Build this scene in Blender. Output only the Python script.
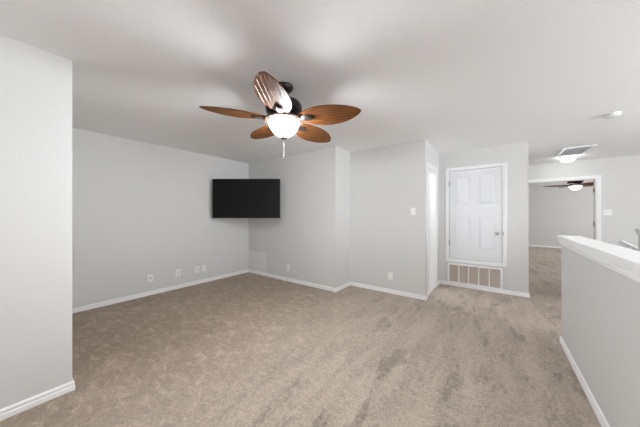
import bpy, bmesh, math, random
from mathutils import Matrix, Vector
C = bpy.context.scene
COL = C.collection
PI = math.pi
for o in list(bpy.data.objects):
    bpy.data.objects.remove(o)

# ------------------------------------------------------------------ camera, world, light, exposure
YAW = math.atan(176 / 239)            # camera looks this far left of +Y
SN, CS = math.sin(YAW), math.cos(YAW)
cam = bpy.data.cameras.new('camera')
cam.sensor_width = 36.0
cam.lens = 239 / 640 * 36
cam.shift_y = 0.0008
cam.clip_start = 0.02
cam_o = bpy.data.objects.new('camera', cam)
COL.objects.link(cam_o)
cam_o.location = (0, 0, 1.304)
cam_o.rotation_euler = (PI / 2, 0, YAW)
C.camera = cam_o

world = bpy.data.worlds.new('sky')
C.world = world
world.use_nodes = True
world.node_tree.nodes['Background'].inputs[0].default_value = (0.86, 0.93, 1.0, 1)
world.node_tree.nodes['Background'].inputs[1].default_value = 0.3


def area(name, loc, rot, sx, sy, power, col=(1, 1, 1)):
    l = bpy.data.lights.new(name, 'AREA')
    l.shape = 'RECTANGLE'
    l.size, l.size_y = sx, sy
    l.energy = power
    l.color = col
    o = bpy.data.objects.new(name, l)
    COL.objects.link(o)
    o.location, o.rotation_euler = loc, rot
    return o


# added area lights at two made-up windows in the wall behind the camera
area('fill_back_left', (-0.25, -2.12, 1.15), (-PI / 2, 0, PI), 1.1, 1.2, 8, (0.93, 0.97, 1.02))
area('fill_back', (2.60, -2.12, 1.40), (-PI / 2, 0, PI), 2.5, 1.7, 7, (0.93, 0.97, 1.02))
# added area lights at made-up high windows over the invented well on the right
for wy, wn, pw in ((-0.9, 'near', 5), (1.5, 'middle', 116), (3.9, 'far', 36)):
    area('fill_right_' + wn, (4.42, wy, 1.60), (0, PI / 2, 0), 1.5, 2.0, pw, (0.93, 0.97, 1.02))
# added upward light in the invented open well, brightens the ceiling
area('fill_below_near', (3.1, -0.5, -0.6), (PI, 0, 0), 2.4, 3.2, 112, (0.95, 0.98, 1.0))
# added unseen area light on the far bedroom's right side, no window there
area('fill_far', (4.35, 10.2, 1.5), (0, PI / 2, 0), 1.4, 1.8, 64, (0.93, 0.97, 1.02))

C.view_settings.view_transform = 'Standard'
C.view_settings.look = 'None'
C.view_settings.gamma = 1
C.view_settings.use_curve_mapping = False
C.view_settings.exposure = 0.10
try:
    C.cycles.use_denoising = True
    C.cycles.denoising_input_passes = 'RGB_ALBEDO_NORMAL'
    C.cycles.denoising_prefilter = 'ACCURATE'
    C.cycles.max_bounces = 14
    C.cycles.diffuse_bounces = 10
except Exception:
    pass

# ------------------------------------------------------------------ materials


def mat(name, col, rough=0.5, metal=0.0, bump=0.0, scale=60.0, detail=2.0, spec=0.5, coat=0.0):
    m = bpy.data.materials.new(name)
    m.use_nodes = True
    nt = m.node_tree
    b = nt.nodes['Principled BSDF']
    b.inputs['Base Color'].default_value = (*col, 1)
    b.inputs['Roughness'].default_value = rough
    b.inputs['Metallic'].default_value = metal
    b.inputs['Specular IOR Level'].default_value = spec
    b.inputs['Coat Weight'].default_value = coat
    tc = nt.nodes.new('ShaderNodeTexCoord')
    n = nt.nodes.new('ShaderNodeTexNoise')
    n.inputs['Scale'].default_value = scale
    n.inputs['Detail'].default_value = detail
    nt.links.new(tc.outputs['Object'], n.inputs['Vector'])
    # faint tonal variation so no surface is perfectly flat
    hs = nt.nodes.new('ShaderNodeMapRange')
    hs.inputs['To Min'].default_value = 0.97
    hs.inputs['To Max'].default_value = 1.03
    nt.links.new(n.outputs['Fac'], hs.inputs['Value'])
    mx = nt.nodes.new('ShaderNodeVectorMath')
    mx.operation = 'SCALE'
    mx.inputs[0].default_value = col
    nt.links.new(hs.outputs[0], mx.inputs['Scale'])
    nt.links.new(mx.outputs[0], b.inputs['Base Color'])
    if bump:
        bp = nt.nodes.new('ShaderNodeBump')
        bp.inputs['Strength'].default_value = bump
        bp.inputs['Distance'].default_value = 0.004
        nt.links.new(n.outputs['Fac'], bp.inputs['Height'])
        nt.links.new(bp.outputs[0], b.inputs['Normal'])
    return m


def emit_mat(name, col, strength, base=(0.9, 0.9, 0.88)):
    m = mat(name, base, 0.3)
    b = m.node_tree.nodes['Principled BSDF']
    b.inputs['Emission Color'].default_value = (*col, 1)
    b.inputs['Emission Strength'].default_value = strength
    return m


def bowl_mat(name, col, strength):
    """Frosted bowl round a bulb: dim at the rim under the metal ring, brightest lower down."""
    m = emit_mat(name, col, strength)
    nt = m.node_tree
    tc = nt.nodes.new('ShaderNodeTexCoord')
    sp = nt.nodes.new('ShaderNodeSeparateXYZ')
    mr = nt.nodes.new('ShaderNodeMapRange')
    mr.interpolation_type = 'SMOOTHSTEP'
    mr.inputs['From Min'].default_value = -0.328
    mr.inputs['From Max'].default_value = -0.362
    mr.inputs['To Min'].default_value = 0.006
    mr.inputs['To Max'].default_value = 1.0
    ml = nt.nodes.new('ShaderNodeMath')
    ml.operation = 'MULTIPLY'
    ml.inputs[1].default_value = strength
    nt.links.new(tc.outputs['Object'], sp.inputs[0])
    nt.links.new(sp.outputs['Z'], mr.inputs['Value'])
    nt.links.new(mr.outputs[0], ml.inputs[0])
    nt.links.new(ml.outputs[0], nt.nodes['Principled BSDF'].inputs['Emission Strength'])
    return m


M = {}
M['wall'] = mat('grey_wall_paint', (0.69, 0.688, 0.678), 0.75, bump=0.10, scale=90)
M['ceiling'] = mat('white_ceiling_texture', (0.945, 0.945, 0.945), 0.85, bump=0.6, scale=48, detail=4)
M['trim'] = mat('white_trim_paint', (0.92, 0.92, 0.92), 0.35)
M['door'] = mat('white_door_paint', (0.80, 0.81, 0.83), 0.4)
M['plate'] = mat('white_plastic', (0.90, 0.90, 0.89), 0.35)
M['detector'] = mat('detector_plastic', (0.78, 0.78, 0.77), 0.4)
M['slot'] = mat('dark_slot', (0.09, 0.085, 0.08), 0.6)
M['steel'] = mat('satin_nickel', (0.52, 0.50, 0.48), 0.28, 1.0)
M['greymetal'] = mat('grey_vent_metal', (0.80, 0.80, 0.81), 0.5, 0.0)
M['bronze'] = mat('dark_bronze', (0.022, 0.019, 0.019), 0.32, 0.5, spec=0.6)
M['arm'] = mat('dark_bronze_arm', (0.040, 0.028, 0.024), 0.4, 0.4)
M['ring'] = mat('rosy_bronze_ring', (0.15, 0.095, 0.072), 0.6, 0.0)
M['finial'] = mat('grey_bronze_finial', (0.17, 0.13, 0.11), 0.4, 0.4)
M['screen'] = mat('black_screen', (0.0045, 0.0045, 0.005), 0.38, spec=0.22)
M['tvcase'] = mat('black_tv_plastic', (0.008, 0.008, 0.008), 0.5)
M['bracket'] = mat('black_steel', (0.02, 0.02, 0.02), 0.5, 0.6)
M['filter'] = mat('tan_filter_paper', (0.62, 0.545, 0.48), 0.9, bump=0.3, scale=30)
M['patch'] = mat('patch_paint', (0.78, 0.78, 0.77), 0.6)
M['dark'] = mat('dark_closet', (0.10, 0.10, 0.10), 0.9)
M['tile'] = mat('pale_tile', (0.78, 0.76, 0.74), 0.3)
M['bulb'] = bowl_mat('lit_bowl_glass', (0.93, 0.97, 1.01), 168.0)
M['hall_bulb'] = emit_mat('lit_dome_glass', (0.97, 0.98, 1.0), 17.0)
M['far_bulb'] = bowl_mat('lit_far_glass', (1.0, 0.97, 0.93), 10.0)
M['bath_bulb'] = emit_mat('lit_bath_glass', (0.97, 0.98, 1.0), 72.0)
M['chain'] = mat('white_chain', (0.55, 0.55, 0.55), 0.4)


def glass_pane_mat():
    m = bpy.data.materials.new('window_glass')
    m.use_nodes = True
    nt = m.node_tree
    nt.nodes.remove(nt.nodes['Principled BSDF'])
    t = nt.nodes.new('ShaderNodeBsdfTransparent')
    g = nt.nodes.new('ShaderNodeBsdfGlossy')
    g.inputs['Roughness'].default_value = 0.02
    f = nt.nodes.new('ShaderNodeFresnel')
    x = nt.nodes.new('ShaderNodeMixShader')
    nt.links.new(f.outputs[0], x.inputs[0])
    nt.links.new(t.outputs[0], x.inputs[1])
    nt.links.new(g.outputs[0], x.inputs[2])
    nt.links.new(x.outputs[0], nt.nodes['Material Output'].inputs[0])
    return m


M['glass'] = glass_pane_mat()


def carpet_mat():
    m = bpy.data.materials.new('beige_carpet')
    m.use_nodes = True
    nt = m.node_tree
    L = nt.links.new
    b = nt.nodes['Principled BSDF']
    b.inputs['Roughness'].default_value = 0.95
    b.inputs['Specular IOR Level'].default_value = 0.1
    b.inputs['Sheen Weight'].default_value = 0.15
    b.inputs['Sheen Roughness'].default_value = 0.5
    tc = nt.nodes.new('ShaderNodeTexCoord')

    def noise(scale, detail, rough, sc=(1, 1, 1), rot=0.0, dist=0.0):
        mp = nt.nodes.new('ShaderNodeMapping')
        mp.inputs['Scale'].default_value = sc
        mp.inputs['Rotation'].default_value = (0, 0, rot)
        L(tc.outputs['Object'], mp.inputs['Vector'])
        n = nt.nodes.new('ShaderNodeTexNoise')
        n.inputs['Scale'].default_value = scale
        n.inputs['Detail'].default_value = detail
        n.inputs['Roughness'].default_value = rough
        n.inputs['Distortion'].default_value = dist
        L(mp.outputs[0], n.inputs['Vector'])
        return n.outputs['Fac']

    def ramp(v, lo, hi, a=0.0, bb=1.0):
        r = nt.nodes.new('ShaderNodeMapRange')
        r.interpolation_type = 'SMOOTHSTEP'
        r.inputs['From Min'].default_value = lo
        r.inputs['From Max'].default_value = hi
        r.inputs['To Min'].default_value = a
        r.inputs['To Max'].default_value = bb
        L(v, r.inputs['Value'])
        return r.outputs[0]

    def math2(op, a, bb):
        n = nt.nodes.new('ShaderNodeMath')
        n.operation = op
        for i, v in enumerate((a, bb)):
            if isinstance(v, (int, float)):
                n.inputs[i].default_value = v
            else:
                L(v, n.inputs[i])
        return n.outputs[0]

    # brushed pile: light smears on the left, long vacuum strokes (along Y) on the right
    smear = ramp(noise(4.2, 6, 0.68, (1.0, 1.25, 1), 0.5, 0.4), 0.46, 0.66)
    flecks = ramp(noise(9.0, 5, 0.7, (1.0, 1.6, 1), 0.6, 0.5), 0.50, 0.66)
    strokes = ramp(noise(1.9, 4, 0.62, (3.0, 0.9, 1), 0.05, 0.25), 0.545, 0.60)
    bands = ramp(noise(2.6, 4, 0.6, (2.4, 0.45, 1), 0.03, 0.2), 0.40, 0.62, -1, 1)
    clumps = ramp(noise(24, 3, 0.75), 0.3, 0.7, -1, 1)
    fine = ramp(noise(62, 4, 0.85), 0.34, 0.66, -1, 1)
    broad = ramp(noise(0.9, 2, 0.5), 0.3, 0.7, -1, 1)
    sep = nt.nodes.new('ShaderNodeSeparateXYZ')
    L(tc.outputs['Object'], sep.inputs[0])
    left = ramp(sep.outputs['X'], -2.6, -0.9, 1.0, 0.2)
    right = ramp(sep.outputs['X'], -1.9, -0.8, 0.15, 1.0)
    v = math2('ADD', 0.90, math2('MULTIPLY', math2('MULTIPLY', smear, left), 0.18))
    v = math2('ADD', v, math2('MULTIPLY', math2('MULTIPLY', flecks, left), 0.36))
    v = math2('SUBTRACT', v, math2('MULTIPLY', math2('MULTIPLY', strokes, right), 0.20))
    v = math2('ADD', v, math2('MULTIPLY', math2('MULTIPLY', bands, right), 0.085))
    v = math2('ADD', v, math2('MULTIPLY', clumps, 0.10))
    v = math2('ADD', v, math2('MULTIPLY', fine, 0.19))
    v = math2('ADD', v, math2('MULTIPLY', broad, 0.04))
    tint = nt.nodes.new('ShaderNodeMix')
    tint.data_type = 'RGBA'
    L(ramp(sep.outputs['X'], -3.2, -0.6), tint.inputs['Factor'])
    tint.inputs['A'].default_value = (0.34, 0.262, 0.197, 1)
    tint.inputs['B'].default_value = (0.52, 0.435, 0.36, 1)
    sc = nt.nodes.new('ShaderNodeVectorMath')
    sc.operation = 'SCALE'
    L(tint.outputs['Result'], sc.inputs[0])
    L(v, sc.inputs['Scale'])
    L(sc.outputs[0], b.inputs['Base Color'])
    bp = nt.nodes.new('ShaderNodeBump')
    bp.inputs['Strength'].default_value = 0.35
    bp.inputs['Distance'].default_value = 0.006
    L(math2('ADD', math2('MULTIPLY', fine, 0.6), math2('MULTIPLY', clumps, 0.5)), bp.inputs['Height'])
    L(bp.outputs[0], b.inputs['Normal'])
    return m


M['carpet'] = carpet_mat()


def blade_mat():
    m = bpy.data.materials.new('woven_wood_blade')
    m.use_nodes = True
    nt = m.node_tree
    L = nt.links.new
    b = nt.nodes['Principled BSDF']
    b.inputs['Roughness'].default_value = 0.5
    b.inputs['Specular IOR Level'].default_value = 0.10
    b.inputs['Coat Weight'].default_value = 0.0
    b.inputs['Coat Roughness'].default_value = 0.3
    tc = nt.nodes.new('ShaderNodeTexCoord')
    sep = nt.nodes.new('ShaderNodeSeparateXYZ')
    L(tc.outputs['Object'], sep.inputs[0])
    mp = nt.nodes.new('ShaderNodeMapping')
    mp.inputs['Scale'].default_value = (6, 60, 6)
    L(tc.outputs['Object'], mp.inputs['Vector'])
    n = nt.nodes.new('ShaderNodeTexNoise')
    n.inputs['Scale'].default_value = 1.5
    n.inputs['Detail'].default_value = 4
    L(mp.outputs[0], n.inputs['Vector'])
    r = nt.nodes.new('ShaderNodeValToRGB')
    r.color_ramp.elements[0].position = 0.3
    r.color_ramp.elements[0].color = (0.075, 0.024, 0.006, 1)
    r.color_ramp.elements[1].position = 0.7
    r.color_ramp.elements[1].color = (0.19, 0.066, 0.017, 1)
    L(n.outputs['Fac'], r.inputs[0])
    L(r.outputs[0], b.inputs['Base Color'])
    return m


M['blade'] = blade_mat()
M['vein'] = mat('blade_vein', (0.24, 0.13, 0.065), 0.35)

# ------------------------------------------------------------------ mesh helpers


def box(bm, x0, x1, y0, y1, z0, z1):
    vs = [bm.verts.new((x, y, z)) for x in (x0, x1) for y in (y0, y1) for z in (z0, z1)]
    for f in ((0, 1, 3, 2), (4, 6, 7, 5), (0, 4, 5, 1), (2, 3, 7, 6), (0, 2, 6, 4), (1, 5, 7, 3)):
        bm.faces.new([vs[i] for i in f])


def lathe(bm, prof, seg=32, cx=0, cy=0, axis='z'):
    rings = []
    for r, z in prof:
        ring = []
        if r < 1e-6:
            p = (cx, cy, z) if axis == 'z' else (cx, z, cy)
            ring = [bm.verts.new(p)]
        else:
            for i in range(seg):
                a = 2 * PI * i / seg
                if axis == 'z':
                    p = (cx + r * math.cos(a), cy + r * math.sin(a), z)
                else:
                    p = (cx + r * math.cos(a), z, cy + r * math.sin(a))
                ring.append(bm.verts.new(p))
        rings.append(ring)
    for a, b in zip(rings, rings[1:]):
        for i in range(seg):
            j = (i + 1) % seg
            if len(a) == 1 and len(b) == 1:
                break
            if len(a) == 1:
                bm.faces.new((a[0], b[i], b[j]))
            elif len(b) == 1:
                bm.faces.new((a[i], b[0], a[j]))
            else:
                bm.faces.new((a[i], b[i], b[j], a[j]))


def tube(bm, p0, p1, r, seg=12):
    p0, p1 = Vector(p0), Vector(p1)
    d = (p1 - p0).normalized()
    u = d.orthogonal().normalized()
    w = d.cross(u)
    A, B = [], []
    for i in range(seg):
        a = 2 * PI * i / seg
        o = (u * math.cos(a) + w * math.sin(a)) * r
        A.append(bm.verts.new(p0 + o))
        B.append(bm.verts.new(p1 + o))
    for i in range(seg):
        j = (i + 1) % seg
        bm.faces.new((A[i], A[j], B[j], B[i]))
    bm.faces.new(A[::-1])
    bm.faces.new(B)


def sweep(bm, path, prof, side=1):
    """Extrude a (offset, z) profile along a horizontal polyline with mitred corners; offset grows to the left*side."""
    n = len(path)
    rows = []
    for i, p in enumerate(path):
        p = Vector(p)
        d0 = (p - Vector(path[i - 1])).normalized() if i else None
        d1 = (Vector(path[i + 1]) - p).normalized() if i < n - 1 else None
        d0 = d0 or d1
        d1 = d1 or d0
        n0 = Vector((-d0.y, d0.x)) * side
        n1 = Vector((-d1.y, d1.x)) * side
        mt = (n0 + n1) / (1 + n0.dot(n1))
        rows.append([bm.verts.new((p.x + mt.x * o, p.y + mt.y * o, z)) for o, z in prof])
    k = len(prof)
    for a, b in zip(rows, rows[1:]):
        for i in range(k):
            j = (i + 1) % k
            bm.faces.new((a[i], a[j], b[j], b[i]))
    bm.faces.new(rows[0])
    bm.faces.new(rows[-1][::-1])


def grid_holes(bm, rect, holes, emit):
    """Split a rectangle with holes into cells and call emit(u0,u1,v0,v1) for each solid one."""
    us = sorted({rect[0], rect[1], *[h[0] for h in holes], *[h[1] for h in holes]})
    vs = sorted({rect[2], rect[3], *[h[2] for h in holes], *[h[3] for h in holes]})
    for u0, u1 in zip(us, us[1:]):
        for v0, v1 in zip(vs, vs[1:]):
            cu, cv = (u0 + u1) / 2, (v0 + v1) / 2
            if not any(h[0] < cu < h[1] and h[2] < cv < h[3] for h in holes):
                emit(u0, u1, v0, v1)


def obj(name, bm, m, parent=None, smooth=False, bevel=0.0, loc=None):
    bmesh.ops.remove_doubles(bm, verts=bm.verts, dist=1e-5)
    bmesh.ops.recalc_face_normals(bm, faces=bm.faces)
    me = bpy.data.meshes.new(name)
    bm.to_mesh(me)
    bm.free()
    for mm in (m if isinstance(m, (list, tuple)) else [m]):
        me.materials.append(mm)
    o = bpy.data.objects.new(name, me)
    COL.objects.link(o)
    if parent:
        o.parent = parent
    if loc:
        o.location = loc
    if smooth:
        for p in me.polygons:
            p.use_smooth = True
        mod = o.modifiers.new('edge', 'EDGE_SPLIT')
        mod.split_angle = math.radians(40)
    if bevel:
        bv = o.modifiers.new('bevel', 'BEVEL')
        bv.width = bevel
        bv.segments = 2
        bv.limit_method = 'ANGLE'
    return o


def tag(o, label, cat, group=None, kind=None):
    o['label'] = label
    o['category'] = cat
    if group:
        o['group'] = group
    if kind:
        o['kind'] = kind
    return o


def thing(name, label, cat, loc=(0, 0, 0), rotz=0.0, group=None, kind=None):
    o = bpy.data.objects.new(name, None)
    o.empty_display_size = 0.1
    COL.objects.link(o)
    o.location = loc
    o.rotation_euler = (0, 0, rotz)
    return tag(o, label, cat, group, kind)


def struct(name, bm, m, label, cat, **kw):
    return tag(obj(name, bm, m, **kw), label, cat, kind='structure')


def copy_tree(src, loc, rotz, label):
    r = src.copy()
    COL.objects.link(r)
    r.location = loc
    r.rotation_euler = (0, 0, rotz)
    r['label'] = label
    for ch in list(src.children):
        c = ch.copy()
        COL.objects.link(c)
        c.parent = r
        for g in ch.children:
            d = g.copy()
            COL.objects.link(d)
            d.parent = c
    return r


# ------------------------------------------------------------------ plan (metres; floor z = 0, ceiling z = 2.44)
H = 2.44
XL, YTV = -4.48, 3.37           # left wall face, TV wall face
XS, YC = -2.16, 3.86            # step face, switch wall face
XR, YD = -0.86, 4.94            # doorway wall face, closet wall face
XDE = 0.41                      # free end of the closet wall
XN, YN = -2.53, 0.338           # near left wall face and its far end
XH, YH = 0.535, 3.40            # half wall face and its end
YE = 7.30                       # hall end wall with the wide doorway
YF = 12.75                      # far bedroom's back wall
YB = -2.2                       # wall behind the camera
XE = 4.5

# floor with the stair opening and an invented open well for light cut out
bm = bmesh.new()
grid_holes(bm, (-4.7, XE + 0.1, YB - 0.1, YF + 0.15), [(2.0, XE, 6.25, YE), (1.81, XE, YB, 5.66)], lambda a, b, c, d: box(bm, a, b, c, d, -0.12, 0))
struct('floor', bm, M['carpet'], 'beige cut pile carpet with vacuum strokes covering the whole floor', 'floor')
bm = bmesh.new()
box(bm, -4.7, XE + 0.1, YB - 0.1, YF + 0.15, H, H + 0.1)
struct('ceiling', bm, M['ceiling'], 'white lightly textured flat ceiling over the room and hall', 'ceiling')


def wall_box(name, x0, x1, y0, y1, label, z0=0, z1=H, m=None):
    bm = bmesh.new()
    box(bm, x0, x1, y0, y1, z0, z1)
    return struct(name, bm, m or M['wall'], label, 'wall')


wall_box('wall_left', XL - 0.12, XL, YN, YTV + 0.12, 'pale grey wall on the left with the row of outlets near its baseboard')
wall_box('wall_near_left', XN - 0.12, XN, YB, YN, 'pale grey wall at the left edge of the picture, closest to the viewer')
wall_box('wall_alcove', XL - 0.12, XN - 0.12, YN - 0.12, YN, 'pale grey wall closing the alcove behind the near left wall')
wall_box('wall_tv', XL, XS, YTV, YC + 0.11, 'pale grey wall to the right of the television corner')
wall_box('wall_switch', XS, XR, YC, YC + 0.11, 'pale grey wall with a light switch and one outlet between step and doorway')
DW = (4.00, 4.62)               # side doorway along Y
bm = bmesh.new()
grid_holes(bm, (YC + 0.11, YD, 0, H), [(DW[0], DW[1], -0.01, 2.04)], lambda a, b, c, d: box(bm, XR - 0.11, XR, a, b, c, d))
struct('wall_doorway', bm, M['wall'], 'short grey wall holding the narrow bright side doorway', 'wall')
# closet wall: openings for the raised door and the return grille
DO = (-0.692, 0.088, 0.495, 2.088)
GO = (-0.69, 0.06, 0.075, 0.385)
bm = bmesh.new()
grid_holes(bm, (XR - 0.11, XDE, 0, H), [DO, GO], lambda a, b, c, d: box(bm, a, b, YD, YD + 0.11, c, d))
struct('wall_closet', bm, M['wall'], 'grey wall holding the raised white closet door and the return grille', 'wall')
wall_box('wall_closet_side', XDE - 0.11, XDE, YD + 0.11, 5.95, 'grey side wall of the closet facing the hall')
wall_box('wall_closet_rear', XR - 0.11, XDE - 0.11, 5.84, 5.95, 'grey rear wall of the closet')
wall_box('wall_hall', XR - 0.11, XR, 5.95, YE, 'grey wall on the left side of the hall behind the closet')
# end wall of the hall with a wide doorway
EO = (0.20, 1.66, -0.01, 2.035)
bm = bmesh.new()
grid_holes(bm, (XR - 0.11, XE, 0, H), [EO], lambda a, b, c, d: box(bm, a, b, YE, YE + 0.12, c, d))
struct('wall_end', bm, M['wall'], 'light grey end wall of the hall around the wide doorway', 'wall')
bm = bmesh.new()
box(bm, -1.0, XE, YF, YF + 0.12, 0, H)
struct('wall_far', bm, M['wall'], 'grey back wall of the bedroom seen through the wide doorway', 'wall')
wall_box('wall_far_left', -1.12, -1.0, YE + 0.12, YF, 'grey left wall of the far bedroom')
RW = [(-1.9, 0.1, 0.85, 2.35), (0.5, 2.5, 0.85, 2.35), (2.9, 4.9, 0.85, 2.35)]  # made-up windows, added to give the right-hand area lights a source
bm = bmesh.new()
grid_holes(bm, (YB, YF, -2.7, H), RW, lambda a, b, c, d: box(bm, XE, XE + 0.1, a, b, c, d))
struct('wall_right', bm, M['wall'], 'grey outer wall on the right beyond the added open well', 'wall')
for i, w in enumerate(RW):
    bm = bmesh.new()
    ym = (w[0] + w[1]) / 2
    holes = [(w[0] + 0.05, ym - 0.025, w[2] + 0.05, w[3] - 0.05), (ym + 0.025, w[1] - 0.05, w[2] + 0.05, w[3] - 0.05)]
    grid_holes(bm, w, holes, lambda a, b, c, d: box(bm, XE + 0.03, XE + 0.08, a, b, c, d))
    fr = struct('window_%d' % (i + 3), bm, M['trim'], 'made-up white framed high window over the added open well, ' + ('nearest', 'middle', 'farthest')[i] + ' of three', 'window')
    bm = bmesh.new()
    for h in holes:
        box(bm, XE + 0.05, XE + 0.056, h[0], h[1], h[2], h[3])
    obj('pane', bm, M['glass'], fr)
bm = bmesh.new()
box(bm, 1.71, XE, YB, 5.77, -2.8, -2.7)  # invented lower storey, added to house the upward light
struct('floor_added_lower', bm, M['carpet'], 'carpeted floor of the invented storey below, down the added open well', 'floor')
wall_box('wall_added_lower_left', 1.71, 1.81, YB, 5.77, 'grey wall of the invented storey below under the guard wall', -2.7, -0.12)
wall_box('wall_added_lower_end', 1.81, XE, 5.66, 5.77, 'grey end wall of the invented storey below', -2.7, -0.12)
wall_box('wall_added_lower_back', 1.71, XE, YB - 0.12, YB, 'grey back wall of the invented storey below', -2.7, 0)
# bath behind the side doorway
wall_box('wall_bath_rear', XS - 0.06, XR - 0.11, 5.6, 5.7, 'white rear wall of the small room behind the side doorway', m=M['trim'])
wall_box('wall_bath_left', XS - 0.16, XS - 0.06, YC + 0.11, 5.7, 'white left wall of the small room behind the side doorway', m=M['trim'])
bm = bmesh.new()
box(bm, XS - 0.06, XR - 0.01, YC + 0.11, 5.6, 0, 0.012)
struct('floor_tile', bm, M['tile'], 'pale tile floor just inside the side doorway', 'floor')
# wall behind the viewer, with two made-up windows added for the light
W1, W2 = (-0.85, 0.35, 0.5, 1.8), (1.35, 3.85, 0.55, 2.25)
bm = bmesh.new()
grid_holes(bm, (XN - 0.12, XE, 0, H), [W1, W2], lambda a, b, c, d: box(bm, a, b, YB - 0.12, YB, c, d))
struct('wall_back', bm, M['wall'], 'grey wall behind the viewer with two wide made-up windows', 'wall')
for i, w in enumerate((W1, W2)):
    bm = bmesh.new()
    xm = (w[0] + w[1]) / 2
    holes = [(w[0] + 0.05, xm - 0.025, w[2] + 0.05, w[3] - 0.05), (xm + 0.025, w[1] - 0.05, w[2] + 0.05, w[3] - 0.05)]
    grid_holes(bm, w, holes, lambda a, b, c, d: box(bm, a, b, YB - 0.10, YB - 0.04, c, d))
    fr = struct('window_%d' % (i + 1), bm, M['trim'], 'made-up white framed two pane window behind the viewer, ' + ('left one' if i == 0 else 'right one'), 'window')
    bm = bmesh.new()
    for h in holes:
        box(bm, h[0], h[1], YB - 0.074, YB - 0.068, h[2], h[3])
    obj('pane', bm, M['glass'], fr)
# half wall with its stepped cap
HW = XH + 0.11
wall_box('wall_half', XH, HW, YB, YH, 'grey half height guard wall on the right with a white cap', z1=1.045)
wall_box('wall_guard', 1.70, 1.81, YB, 5.66, 'second half height guard wall by the stairs, at the right edge of the picture', z1=1.045)


bm = bmesh.new()
# hollow under the top slab: strips on both faces and the end so nothing cuts the wall
CAPS = ((0.013, 1.040, 1.0455), (0.012, 1.030, 1.040), (0.022, 1.017, 1.030), (0.008, 1.006, 1.017), (0.015, 0.994, 1.006))
box(bm, XH - 0.026, HW + 0.026, YB, YH + 0.026, 1.0455, 1.052)
box(bm, XH - 0.030, HW + 0.030, YB, YH + 0.030, 1.052, 1.087)
for g, a, b in CAPS:
    box(bm, XH - g, XH, YB, YH + g, a, b)
    box(bm, HW, HW + g, YB, YH + g, a, b)
    box(bm, XH, HW, YH, YH + g, a, b)
struct('trim_1', bm, M['trim'], 'white stepped wooden cap along the top of the nearer half wall', 'trim', bevel=0.003)
bm = bmesh.new()
box(bm, 1.70 - 0.024, 1.81 + 0.024, YB, 5.66 + 0.024, 1.0455, 1.086)
for g, a, b in ((0.013, 1.026, 1.0455), (0.022, 1.0, 1.026)):
    box(bm, 1.70 - g, 1.70, YB, 5.66 + g, a, b)
    box(bm, 1.81, 1.81 + g, YB, 5.66 + g, a, b)
    box(bm, 1.70, 1.81, 5.66, 5.66 + g, a, b)
struct('trim_2', bm, M['trim'], 'white cap on the second half wall at the right edge', 'trim', bevel=0.003)

# baseboards
BP = [(0.0, 0.0), (0.014, 0.0), (0.014, 0.030), (0.009, 0.036), (0.009, 0.044), (0.012, 0.048), (0.012, 0.056), (0.006, 0.064), (0.0, 0.066)]


def baseboard(name, path, side, label):
    bm = bmesh.new()
    sweep(bm, path, BP, side)
    return struct(name, bm, M['trim'], label, 'baseboard')


baseboard('baseboard_left', [(XL, YN), (XL, YTV), (XS, YTV), (XS, YC), (XR, YC), (XR, DW[0] - 0.06)], -1, 'white baseboard running round the television corner to the side doorway')
baseboard('baseboard_near_left', [(XN, YB), (XN, YN), (XL, YN)], -1, 'white baseboard at the foot of the near left wall')
baseboard('baseboard_closet', [(XR, DW[1] + 0.06), (XR, YD), (XDE, YD), (XDE, 5.95)], -1, 'white baseboard below the return grille')
baseboard('baseboard_half', [(XH, YB), (XH, YH), (HW, YH), (HW, YB)], 1, 'white baseboard at the foot of the half wall')
baseboard('baseboard_far', [(-1.0, YF), (XE, YF)], -1, 'white baseboard across the far bedroom wall')
baseboard('baseboard_end', [(1.66 + 0.062, YE), (2.0, YE)], -1, 'white baseboard right of the wide doorway')

# side doorway: casing with jamb, leaf standing open inside
CP = 0.06


def casing(bm, u0, u1, z1, put, z0=0.0, bottom=False, w=CP):
    """Flat stepped casing around an opening; put(u0,u1,z0,z1,depth) makes a slab."""
    for lo, hi, dep in ((0.0, w * 0.62, 0.012), (w * 0.62, w, 0.018)):
        put(u0 - hi, u0 - lo, z0 - (hi if bottom else 0), z1 + hi, dep)
        put(u1 + lo, u1 + hi, z0 - (hi if bottom else 0), z1 + hi, dep)
        put(u0 - lo, u1 + lo, z1 + lo, z1 + hi, dep)
        if bottom:
            put(u0 - lo, u1 + lo, z0 - hi, z0 - lo, dep)


bm = bmesh.new()
casing(bm, DW[0], DW[1], 2.04, lambda a, b, c, d, e: box(bm, XR, XR + e, a, b, c, d))
box(bm, XR - 0.11, XR, DW[0], DW[0] + 0.012, 0.012, 2.04)
box(bm, XR - 0.11, XR, DW[1] - 0.012, DW[1], 0.012, 2.04)
box(bm, XR - 0.11, XR, DW[0] + 0.012, DW[1] - 0.012, 2.028, 2.04)
struct('trim_3', bm, M['trim'], 'white casing and jamb of the narrow side doorway', 'trim', bevel=0.002)
bm = bmesh.new()
box(bm, XR - 0.72, XR - 0.12, 4.575, 4.607, 0.02, 2.02)
d2 = struct('door_2', bm, M['door'], 'white door leaf standing open inside the narrow side doorway', 'door', bevel=0.003)
bm = bmesh.new()
lathe(bm, [(0.0, 4.50), (0.022, 4.503), (0.028, 4.52), (0.022, 4.54), (0.012, 4.55), (0.012, 4.565), (0.026, 4.569), (0.026, 4.5745)], 20, XR - 0.66, 0.95, 'y')
obj('knob', bm, M['steel'], d2, smooth=True)

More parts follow.
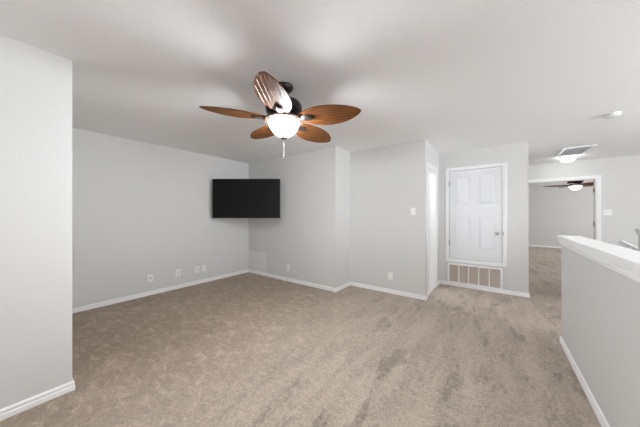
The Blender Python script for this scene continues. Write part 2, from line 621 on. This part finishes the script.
# wide doorway to the far bedroom
bm = bmesh.new()
casing(bm, EO[0], EO[1], EO[3], lambda a, b, c, d, e: box(bm, a, b, YE - e, YE, c, d))
box(bm, EO[1] - 0.016, EO[1], YE, YE + 0.12, 0, EO[3])
box(bm, EO[0], EO[0] + 0.016, YE, YE + 0.12, 0, EO[3])
box(bm, EO[0] + 0.016, EO[1] - 0.016, YE, YE + 0.12, EO[3] - 0.016, EO[3])
t4 = struct('trim_4', bm, M['trim'], 'white casing and jamb of the wide doorway to the far bedroom', 'trim', bevel=0.002)
for z in (0.30, 1.10, 1.80):
    bm = bmesh.new()
    box(bm, EO[1] - 0.019, EO[1] - 0.016, YE + 0.035, YE + 0.10, z - 0.045, z + 0.045)
    tube(bm, (EO[1] - 0.022, YE + 0.105, z - 0.048), (EO[1] - 0.022, YE + 0.105, z + 0.048), 0.007)
    obj('hinge', bm, M['steel'], t4)

# raised closet door
bm = bmesh.new()
dx0, dx1, dz0, dz1 = DO[0] + 0.006, DO[1] - 0.006, DO[2] + 0.006, DO[3] - 0.006
dw, dh = dx1 - dx0, dz1 - dz0
cols = [(dx0 + dw * 0.12, dx0 + dw * 0.42), (dx0 + dw * 0.58, dx0 + dw * 0.88)]
rows = [(dz1 - dh * 0.385, dz1 - dh * 0.07), (dz1 - dh * 0.885, dz1 - dh * 0.525)]
ph = [(c[0], c[1], r[0], r[1]) for c in cols for r in rows]
grid_holes(bm, (dx0, dx1, dz0, dz1), ph, lambda a, b, c, d: box(bm, a, b, YD - 0.002, YD + 0.033, c, d))
for a, b, c, d in ph:
    box(bm, a, b, YD + 0.008, YD + 0.025, c, d)
    # raised field with sloping edges
    e = 0.030
    o_ = [bm.verts.new(p) for p in ((a + 0.008, YD + 0.008, c + 0.008), (b - 0.008, YD + 0.008, c + 0.008), (b - 0.008, YD + 0.008, d - 0.008), (a + 0.008, YD + 0.008, d - 0.008))]
    i_ = [bm.verts.new(p) for p in ((a + e, YD + 0.001, c + e), (b - e, YD + 0.001, c + e), (b - e, YD + 0.001, d - e), (a + e, YD + 0.001, d - e))]
    for k in range(4):
        bm.faces.new((o_[k], o_[(k + 1) % 4], i_[(k + 1) % 4], i_[k]))
    bm.faces.new(i_)
d1 = struct('door_1', bm, M['door'], 'white raised panel closet door set above the return grille', 'door')
bm = bmesh.new()
KX, KZ = 0.018, 0.985
lathe(bm, [(0.0, YD - 0.064), (0.018, YD - 0.062), (0.027, YD - 0.050), (0.027, YD - 0.040), (0.016, YD - 0.026), (0.011, YD - 0.018), (0.012, YD - 0.008), (0.031, YD - 0.006), (0.031, YD - 0.0025)], 24, KX, KZ, 'y')
k = obj('knob', bm, M['steel'], d1, smooth=True)
k['label'] = 'round satin metal knob'
for z in (1.856, 0.774):
    bm = bmesh.new()
    tube(bm, (dx0 - 0.004, YD - 0.012, z - 0.045), (dx0 - 0.004, YD - 0.012, z + 0.045), 0.008)
    box(bm, dx0, dx0 + 0.012, YD - 0.006, YD - 0.0025, z - 0.042, z + 0.042)
    obj('hinge', bm, M['steel'], d1)
bm = bmesh.new()
box(bm, DO[1] + 0.002, DO[1] + 0.016, YD - 0.016, YD - 0.013, KZ - 0.03, KZ + 0.03)
obj('strike_plate', bm, M['steel'], d1)
bm = bmesh.new()
casing(bm, DO[0], DO[1], DO[3], lambda a, b, c, d, e: box(bm, a, b, YD - e, YD, c, d), z0=DO[2], bottom=True, w=0.055)
struct('trim_5', bm, M['trim'], 'white picture frame casing around the raised closet door', 'trim', bevel=0.003)
bm = bmesh.new()
box(bm, XR, XDE - 0.112, YD + 0.16, 5.82, 0.42, 0.46)
struct('trim_6', bm, M['dark'], 'dark platform inside the closet above the return air space', 'platform')

# return air grille in the wall below the door
g = thing('return_air_grille', 'white framed return air grille with five bays below the closet door', 'vent', (-0.315, YD, 0.225))
gx, gz0, gz1 = 0.402, -0.182, 0.188
bm = bmesh.new()
grid_holes(bm, (-gx, gx, gz0, gz1), [(-gx + 0.03, gx - 0.03, gz0 + 0.035, gz1 - 0.03)], lambda a, b, c, d: box(bm, a, b, -0.014, 0, c, d))
obj('frame', bm, M['trim'], g, bevel=0.003)
bay = (2 * gx - 0.06) / 5
for i in range(1, 5):
    x = -gx + 0.03 + bay * i
    bm = bmesh.new()
    box(bm, x - 0.009, x + 0.009, -0.011, 0.012, gz0 + 0.035, gz1 - 0.03)
    obj('mullion', bm, M['trim'], g)
bm = bmesh.new()
n = 60
xs = [-0.374 + 0.748 * i / n for i in range(n + 1)]
row = [[bm.verts.new((x, 0.030 + (0.010 if i % 2 else 0.0), z)) for z in (-0.148, 0.158)] for i, x in enumerate(xs)]
back = [[bm.verts.new((x, 0.055, z)) for z in (-0.148, 0.158)] for x in (xs[0], xs[-1])]
for a, b in zip(row, row[1:]):
    bm.faces.new((a[0], b[0], b[1], a[1]))
bm.faces.new((back[0][0], back[1][0], back[1][1], back[0][1]))
f_ = obj('filter', bm, M['filter'], g)
f_['label'] = 'tan pleated paper filter behind the bars'

# painted access panel low in the television corner
bm = bmesh.new()
box(bm, XL + 0.02, -3.885, YTV - 0.008, YTV, 0.067, 0.49)
tag(obj('access_panel', bm, M['patch'], bevel=0.003), 'painted grey access panel on the wall low beneath the television corner', 'panel')

# ------------------------------------------------------------------ outlets and switches (front faces local -Y)


def rounded_plate(bm, w, h, t=0.006, y=0.0):
    box(bm, -w / 2, w / 2, y - t, y, -h / 2, h / 2)


def make_outlet(label, loc, rz, dark=False):
    t = thing('wall_outlet', label, 'outlet', loc, rz, 'wall outlets')
    bm = bmesh.new()
    rounded_plate(bm, 0.072, 0.116)
    obj('cover_plate', bm, M['plate'], t, bevel=0.002)
    for s in (-1, 1):
        bm = bmesh.new()
        lathe(bm, [(0.0, -0.0085), (0.015, -0.0085), (0.0165, -0.0062)], 16, 0, s * 0.0195, 'y')
        so = obj('socket', bm, M['plate'], t)
        bm = bmesh.new()
        for x in (-0.0055, 0.0055):
            box(bm, x - 0.0012, x + 0.0012, -0.0092, -0.0084, s * 0.0195 - 0.003, s * 0.0195 + 0.006)
        lathe(bm, [(0.0, -0.0092), (0.0022, -0.0092), (0.0022, -0.0084)], 10, 0, s * 0.0195 - 0.0085, 'y')
        obj('slots', bm, M['slot'], so)
    bm = bmesh.new()
    lathe(bm, [(0.0, -0.0078), (0.003, -0.0076), (0.0034, -0.006)], 10, 0, 0, 'y')
    obj('screw', bm, M['steel'], t)
    return t


o1 = make_outlet('white duplex outlet on the tv wall, right of the access panel', (-3.245, YTV, 0.268), 0)
copy_tree(o1, (-1.40, YC, 0.281), 0, 'white duplex outlet below the light switch near the side doorway')
copy_tree(o1, (XL, 2.353, 0.268), PI / 2, 'white outlet on the left wall, closest to the tv corner')
copy_tree(o1, (2.02, YF, 0.45), 0, 'tiny white outlet on the far bedroom wall through the wide doorway')
# other plates of the left wall
t = thing('cable_jack', 'white wall plate with two small jacks, second from the tv corner on left wall', 'wall plate', (XL, 2.228, 0.271), PI / 2)
bm = bmesh.new(); rounded_plate(bm, 0.072, 0.116); obj('cover_plate', bm, M['plate'], t, bevel=0.002)
for z in (-0.02, 0.02):
    bm = bmesh.new(); box(bm, -0.008, 0.008, -0.0085, -0.006, z - 0.008, z + 0.008); obj('jack', bm, M['slot'], t)
t = thing('wall_outlet', 'white wall plate with a rectangular recessed face, third from the tv corner', 'outlet', (XL, 1.893, 0.277), PI / 2, 'wall outlets')
bm = bmesh.new(); rounded_plate(bm, 0.082, 0.122); obj('cover_plate', bm, M['plate'], t, bevel=0.002)
bm = bmesh.new(); grid_holes(bm, (-0.022, 0.022, -0.037, 0.037), [(-0.017, 0.017, -0.032, 0.032)], lambda a, b, c, d: box(bm, a, b, -0.0085, -0.006, c, d)); obj('bezel', bm, M['greymetal'], t)
for z in (-0.016, 0.016):
    bm = bmesh.new()
    lathe(bm, [(0.0, -0.0075), (0.008, -0.0075), (0.008, -0.006)], 12, 0, z, 'y')
    obj('jack', bm, M['slot'], t)
t = thing('cable_jack', 'white coaxial wall plate with dark centre, leftmost plate on the left wall', 'wall plate', (XL, 1.478, 0.274), PI / 2)
bm = bmesh.new(); rounded_plate(bm, 0.072, 0.116); obj('cover_plate', bm, M['plate'], t, bevel=0.002)
bm = bmesh.new(); lathe(bm, [(0.0, -0.016), (0.006, -0.016), (0.006, -0.009), (0.011, -0.009), (0.011, -0.006)], 14, 0, 0, 'y'); obj('connector', bm, M['slot'], t)


def toggle_switch(label, loc, gangs):
    t = thing('light_switch', label, 'light switch', loc)
    bm = bmesh.new(); rounded_plate(bm, 0.072 + 0.046 * (gangs - 1), 0.116); obj('cover_plate', bm, M['plate'], t, bevel=0.002)
    for i in range(gangs):
        x = (i - (gangs - 1) / 2) * 0.046
        bm = bmesh.new()
        grid_holes(bm, (x - 0.010, x + 0.010, -0.018, 0.018), [(x - 0.006, x + 0.006, -0.012, 0.012)], lambda a, b, c, d: box(bm, a, b, -0.0075, -0.006, c, d))
        tg = obj('toggle_surround', bm, M['greymetal'], t)
        bm = bmesh.new()
        vs = [bm.verts.new(p) for p in ((x - 0.005, -0.006, -0.011), (x + 0.005, -0.006, -0.011), (x + 0.005, -0.006, 0.011), (x - 0.005, -0.006, 0.011),
                                        (x - 0.004, -0.017, 0.004), (x + 0.004, -0.017, 0.004), (x + 0.004, -0.017, 0.011), (x - 0.004, -0.017, 0.011))]
        for f in ((0, 1, 5, 4), (1, 2, 6, 5), (2, 3, 7, 6), (3, 0, 4, 7), (4, 5, 6, 7), (3, 2, 1, 0)):
            bm.faces.new([vs[j] for j in f])
        obj('toggle', bm, M['plate'], tg)
    return t


toggle_switch('white single toggle light switch on the wall left of the side doorway', (-1.038, YC, 1.346), 1)
toggle_switch('white double toggle light switch right of the wide doorway', (1.805, YE, 1.335), 2)

# ------------------------------------------------------------------ television in the corner


def cam_pt(lat, d, z):
    return (CS * lat - SN * d, SN * lat + CS * d, z)


TD = 4.555
tx, ty, _ = cam_pt((246.2 - 320) / 239 * TD, TD, 0)
tv = thing('television', 'large black flat screen television mounted across the room corner', 'television', (tx, ty, 1.60), YAW)
tw, th_ = 0.643, 0.375
bm = bmesh.new()
box(bm, -tw, tw, 0.008, 0.045, -th_, th_)
box(bm, -tw * 0.55, tw * 0.55, 0.045, 0.070, -th_ * 0.8, th_ * 0.35)
obj('housing', bm, M['tvcase'], tv, bevel=0.004)
bm = bmesh.new()
grid_holes(bm, (-tw, tw, -th_, th_), [(-tw + 0.012, tw - 0.012, -th_ + 0.018, th_ - 0.012)], lambda a, b, c, d: box(bm, a, b, -0.003, 0.0078, c, d))
obj('bezel', bm, M['tvcase'], tv, bevel=0.0015)
bm = bmesh.new()
box(bm, -tw + 0.0121, tw - 0.0121, 0.001, 0.0078, -th_ + 0.0181, th_ - 0.0121)
obj('screen', bm, M['screen'], tv)
bm = bmesh.new()
box(bm, -0.22, 0.22, 0.071, 0.085, 0.06, 0.10)
box(bm, -0.22, 0.22, 0.071, 0.085, -0.14, -0.10)
for x in (-0.2, 0.2):
    box(bm, x - 0.015, x + 0.015, 0.071, 0.095, -0.2, 0.2)
br = obj('bracket', bm, M['bracket'], tv)
bm = bmesh.new()
inv = Matrix.Rotation(-YAW, 3, 'Z')
for wx, wy in ((XL + 0.02, YTV - 0.16), (XL + 0.16, YTV - 0.02)):
    q = inv @ Vector((wx - tx, wy - ty, 0))
    for z in (-0.08, 0.06):
        tube(bm, (0.15 if q.x > -0.05 else -0.15, 0.09, z), (q.x, q.y, z), 0.014)
obj('arm', bm, M['bracket'], tv)

# ------------------------------------------------------------------ ceiling fan


def blade_bm(r0=0.165, r1=0.688, hw=0.130, n=28, m=14):
    bm = bmesh.new()
    top, bot = [], []
    for i in range(n + 1):
        t = i / n
        w = hw * max(math.sin(PI * (0.085 + 0.915 * t)), 0.0) ** 0.62 if i < n else 0.004
        x = r0 + (r1 - r0) * t
        rt, rb = [], []
        for j in range(m + 1):
            s = -1 + 2 * j / m
            y = s * w
            cz = -0.010 * s * s * (w / hw)               # slight camber
            gr = 0.0016 if j % 2 else 0.0               # shallow ribs
            rt.append(bm.verts.new((x, y, cz + 0.004 - gr)))
            rb.append(bm.verts.new((x, y, cz - 0.004 + gr)))
        top.append(rt)
        bot.append(rb)
    for i in range(n):
        for j in range(m):
            bm.faces.new((top[i][j], top[i + 1][j], top[i + 1][j + 1], top[i][j + 1]))
            f = bm.faces.new((bot[i][j], bot[i][j + 1], bot[i + 1][j + 1], bot[i + 1][j]))
        for k in (0, m):
            bm.faces.new((top[i][k], top[i + 1][k], bot[i + 1][k], bot[i][k]))
    for k in (0, n):
        for j in range(m):
            bm.faces.new((top[k][j], top[k][j + 1], bot[k][j + 1], bot[k][j]))
    return bm


def vein_bm(r0=0.20, r1=0.663, hw=0.130):
    """Thin pale reeds let into the underside, following the leaf outline."""
    bm = bmesh.new()
    n = 24
    for s in (-0.82, -0.56, -0.30, -0.04, 0.22, 0.48, 0.74):
        prev = None
        for i in range(n + 1):
            x = r0 + (r1 - r0) * i / n
            t = (x - 0.165) / 0.523
            w = hw * max(math.sin(PI * (0.085 + 0.915 * t)), 0.0) ** 0.62
            y = s * hw * (0.80 + 0.20 * w / hw)
            if abs(y) > w - 0.006:
                prev = None
                continue
            z = -0.010 * (y / w) ** 2 * (w / hw) - 0.0036
            ring = [bm.verts.new((x, y + dy, z + dz)) for dy, dz in ((-0.0013, 0.0), (0.0, -0.0016), (0.0013, 0.0))]
            if prev:
                for a in range(2):
                    bm.faces.new((prev[a], prev[a + 1], ring[a + 1], ring[a]))
            prev = ring
    return bm


def arm_bm():
    bm = bmesh.new()
    # curved iron from the motor, widening to a leaf shaped plate under the blade root
    prof = [(0.085, 0.020, 0.012), (0.13, 0.016, 0.006), (0.17, 0.022, -0.010), (0.20, 0.040, -0.012), (0.235, 0.044, -0.012), (0.265, 0.030, -0.011), (0.285, 0.006, -0.010)]
    rows = []
    for x, w, z in prof:
        rows.append([bm.verts.new(p) for p in ((x, -w, z), (x, -w * 0.5, z - 0.010), (x, 0, z - 0.014), (x, w * 0.5, z - 0.010), (x, w, z), (x, 0, z + 0.006))])
    for a, b in zip(rows, rows[1:]):
        for i in range(6):
            j = (i + 1) % 6
            bm.faces.new((a[i], a[j], b[j], b[i]))
    bm.faces.new(rows[0])
    bm.faces.new(rows[-1][::-1])
    return bm


def make_fan(label, loc, rotz, angles, pitch, tilt, bulb):
    fan = thing('ceiling_fan', label, 'ceiling fan', loc, rotz, 'ceiling fans')
    bm = bmesh.new()
    lathe(bm, [(0.0, 0.0), (0.082, 0.0), (0.084, -0.010), (0.078, -0.030), (0.060, -0.048), (0.030, -0.056), (0.0, -0.056)], 36)
    obj('canopy', bm, M['bronze'], fan, smooth=True)
    bm = bmesh.new()
    lathe(bm, [(0.014, -0.050), (0.014, -0.118), (0.032, -0.120), (0.032, -0.132)], 20)
    obj('downrod', bm, M['bronze'], fan, smooth=True)
    bm = bmesh.new()
    lathe(bm, [(0.0, -0.1120), (0.055, -0.1140), (0.100, -0.1260), (0.145, -0.1520), (0.162, -0.1820), (0.160, -0.2170), (0.150, -0.2270), (0.154, -0.2360), (0.138, -0.2580), (0.105, -0.2740), (0.095, -0.2920), (0.0, -0.2920)], 40)
    obj('motor_housing', bm, M['bronze'], fan, smooth=True)
    bm = bmesh.new()
    lathe(bm, [(0.0, -0.2840), (0.090, -0.2860), (0.120, -0.2940), (0.168, -0.3000), (0.175, -0.3060), (0.172, -0.3160), (0.150, -0.3260), (0.142, -0.3280), (0.138, -0.3220), (0.0, -0.3220)], 40)
    r = obj('light_ring', bm, M['ring'], fan, smooth=True)
    r['label'] = 'rosy bronze rim above the lit bowl'
    bm = bmesh.new()
    lathe(bm, [(0.136, -0.3255), (0.132, -0.3400), (0.123, -0.3640), (0.106, -0.3930), (0.082, -0.4190), (0.050, -0.4400), (0.020, -0.4510), (0.0, -0.4530)], 40)
    b = obj('light_bowl', bm, bulb, fan, smooth=True)
    b['label'] = 'lit white glass bowl'
    bm = bmesh.new()
    lathe(bm, [(0.0, -0.4460), (0.026, -0.4480), (0.031, -0.4560), (0.026, -0.4660), (0.012, -0.4720), (0.0, -0.4740)], 24)
    obj('finial', bm, M['finial'], fan, smooth=True)
    bm = bmesh.new()
    lathe(bm, [(0.0, -0.4700), (0.0013, -0.4700), (0.0013, -0.6220), (0.0024, -0.6240), (0.0028, -0.6340), (0.0, -0.6360)], 10)
    obj('pull_chain', bm, M['chain'], fan)
    tl = Matrix.Rotation(-tilt[0], 4, 'Y') @ Matrix.Rotation(tilt[1], 4, 'X')
    b0 = obj('blade', blade_bm(), M['blade'], fan, smooth=True)
    v0 = obj('veins', vein_bm(), M['vein'], b0)
    a0 = obj('blade_arm', arm_bm(), M['arm'], fan, smooth=True)
    for i, a in enumerate(angles):
        if i == 0:
            b, ar, v = b0, a0, v0
        else:
            b, ar, v = b0.copy(), a0.copy(), v0.copy()
            for q in (b, ar, v):
                COL.objects.link(q)
            b.parent = fan
            ar.parent = fan
            v.parent = b
        mt = Matrix.Translation((0, 0, -0.294)) @ tl @ Matrix.Rotation(a, 4, 'Z') @ Matrix.Rotation(pitch, 4, 'X')
        b.matrix_basis = mt
        ar.matrix_basis = mt
    return fan


fx, fy, _ = cam_pt(-36.0 / 239 * 2.13, 2.13, 0)
angs = [math.radians(195.7 + 72 * k + (-0.3, 0.5, 0.4, 0.1, 3.0)[k]) for k in range(5)]
make_fan('near ceiling fan with five leaf shaped wooden blades and a lit bowl', (fx, fy, H), YAW, angs, math.radians(-10.5), (-0.0405, -0.0272), M['bulb'])

# second fan in the far bedroom
make_fan('small distant ceiling fan with a lit bowl seen through the wide doorway', (1.84, 9.9, H), 0.3,
         [math.radians(20 + 72 * k) for k in range(5)], math.radians(-12), (0, 0), M['far_bulb'])

# ------------------------------------------------------------------ hall ceiling fittings
cl = thing('ceiling_light', 'lit flush white dome light on the hall ceiling before the wide doorway', 'ceiling light', (1.15, 6.74, H))
bm = bmesh.new()
lathe(bm, [(0.0, 0.0), (0.118, 0.0), (0.120, -0.012), (0.112, -0.024), (0.0, -0.024)], 32)
obj('base', bm, M['trim'], cl, smooth=True)
bm = bmesh.new()
lathe(bm, [(0.106, -0.0245), (0.108, -0.04), (0.098, -0.068), (0.070, -0.090), (0.035, -0.099), (0.0, -0.101)], 32)
obj('dome', bm, M['hall_bulb'], cl, smooth=True)

vg = thing('ceiling_vent', 'white framed square louvred return vent on the hall ceiling', 'vent', (1.13, 6.17, H))
bm = bmesh.new()
grid_holes(bm, (-0.20, 0.20, -0.36, 0.36), [(-0.155, 0.155, -0.315, 0.315)], lambda a, b, c, d: box(bm, a, b, c, d, -0.016, 0))
obj('frame', bm, M['trim'], vg, bevel=0.004)
bm = bmesh.new()
box(bm, -0.155, 0.155, -0.315, 0.315, -0.003, 0)
obj('backing', bm, M['greymetal'], vg)
bm = bmesh.new()
for i in range(22):
    y = -0.30 + 0.6 * i / 21
    vs = [bm.verts.new(p) for p in ((-0.155, y, -0.012), (0.155, y, -0.012), (0.155, y + 0.016, -0.004), (-0.155, y + 0.016, -0.004))]
    bm.faces.new(vs)
obj('louvres', bm, M['greymetal'], vg)

sd = thing('smoke_detector', 'round white smoke detector on the ceiling above the half wall', 'smoke detector', (1.06, 4.15, H))
bm = bmesh.new()
lathe(bm, [(0.0, 0.0), (0.070, 0.0), (0.071, -0.010), (0.0, -0.010)], 32)
obj('base', bm, M['detector'], sd, smooth=True)
bm = bmesh.new()
lathe(bm, [(0.066, -0.0102), (0.066, -0.026), (0.058, -0.036), (0.030, -0.042), (0.0, -0.043)], 32)
cv = obj('cover', bm, M['detector'], sd, smooth=True)
for k in range(4):
    a = math.radians(215 + 24 * k)
    bm = bmesh.new()
    x, y = 0.0655 * math.cos(a), 0.0655 * math.sin(a)
    box(bm, x - 0.003, x + 0.003, y - 0.003, y + 0.003, -0.023, -0.017)
    obj('vent_slot', bm, M['slot'], cv)

# ------------------------------------------------------------------ bath light, stairs, handrail
bl = thing('ceiling_light', 'lit ceiling light inside the small room behind the side doorway', 'ceiling light', (-1.5, 4.30, H))
bm = bmesh.new()
lathe(bm, [(0.0, 0.0), (0.14, 0.0), (0.14, -0.02), (0.0, -0.02)], 24)
obj('base', bm, M['trim'], bl, smooth=True)
bm = bmesh.new()
lathe(bm, [(0.12, -0.0205), (0.11, -0.06), (0.06, -0.085), (0.0, -0.09)], 24)
obj('dome', bm, M['bath_bulb'], bl, smooth=True)

bm = bmesh.new()
n = 9
for i in range(n):
    x = 2.0 + 0.27 * i
    box(bm, x, x + 0.27 if i < n - 1 else XE, 6.25, YE, -0.18 * (i + 1) - 0.14, -0.18 * (i + 1))
struct('stairs', bm, M['carpet'], 'carpeted stairs going down beside the end wall', 'stairs')
hr = thing('handrail', 'white sloping handrail on the end wall above the stairs', 'handrail', (1.97, YE, 0.78))
bm = bmesh.new()
p0, p1 = Vector((0, -0.055, 0)), Vector((2.2, -0.055, -2.2 * 0.655))
tube(bm, p0, p1, 0.021, 16)
obj('rail', bm, M['trim'], hr, smooth=True)
for s in (0.12, 0.9, 1.8):
    q = p0.lerp(p1, s / 2.2)
    bm = bmesh.new()
    tube(bm, (q.x, -0.002, q.z - 0.07), (q.x, -0.055, q.z - 0.02), 0.007)
    lathe(bm, [(0.0, -0.006), (0.025, -0.005), (0.025, 0.0)], 14, q.x, q.z - 0.07, 'y')
    obj('rail_bracket', bm, M['trim'], hr)
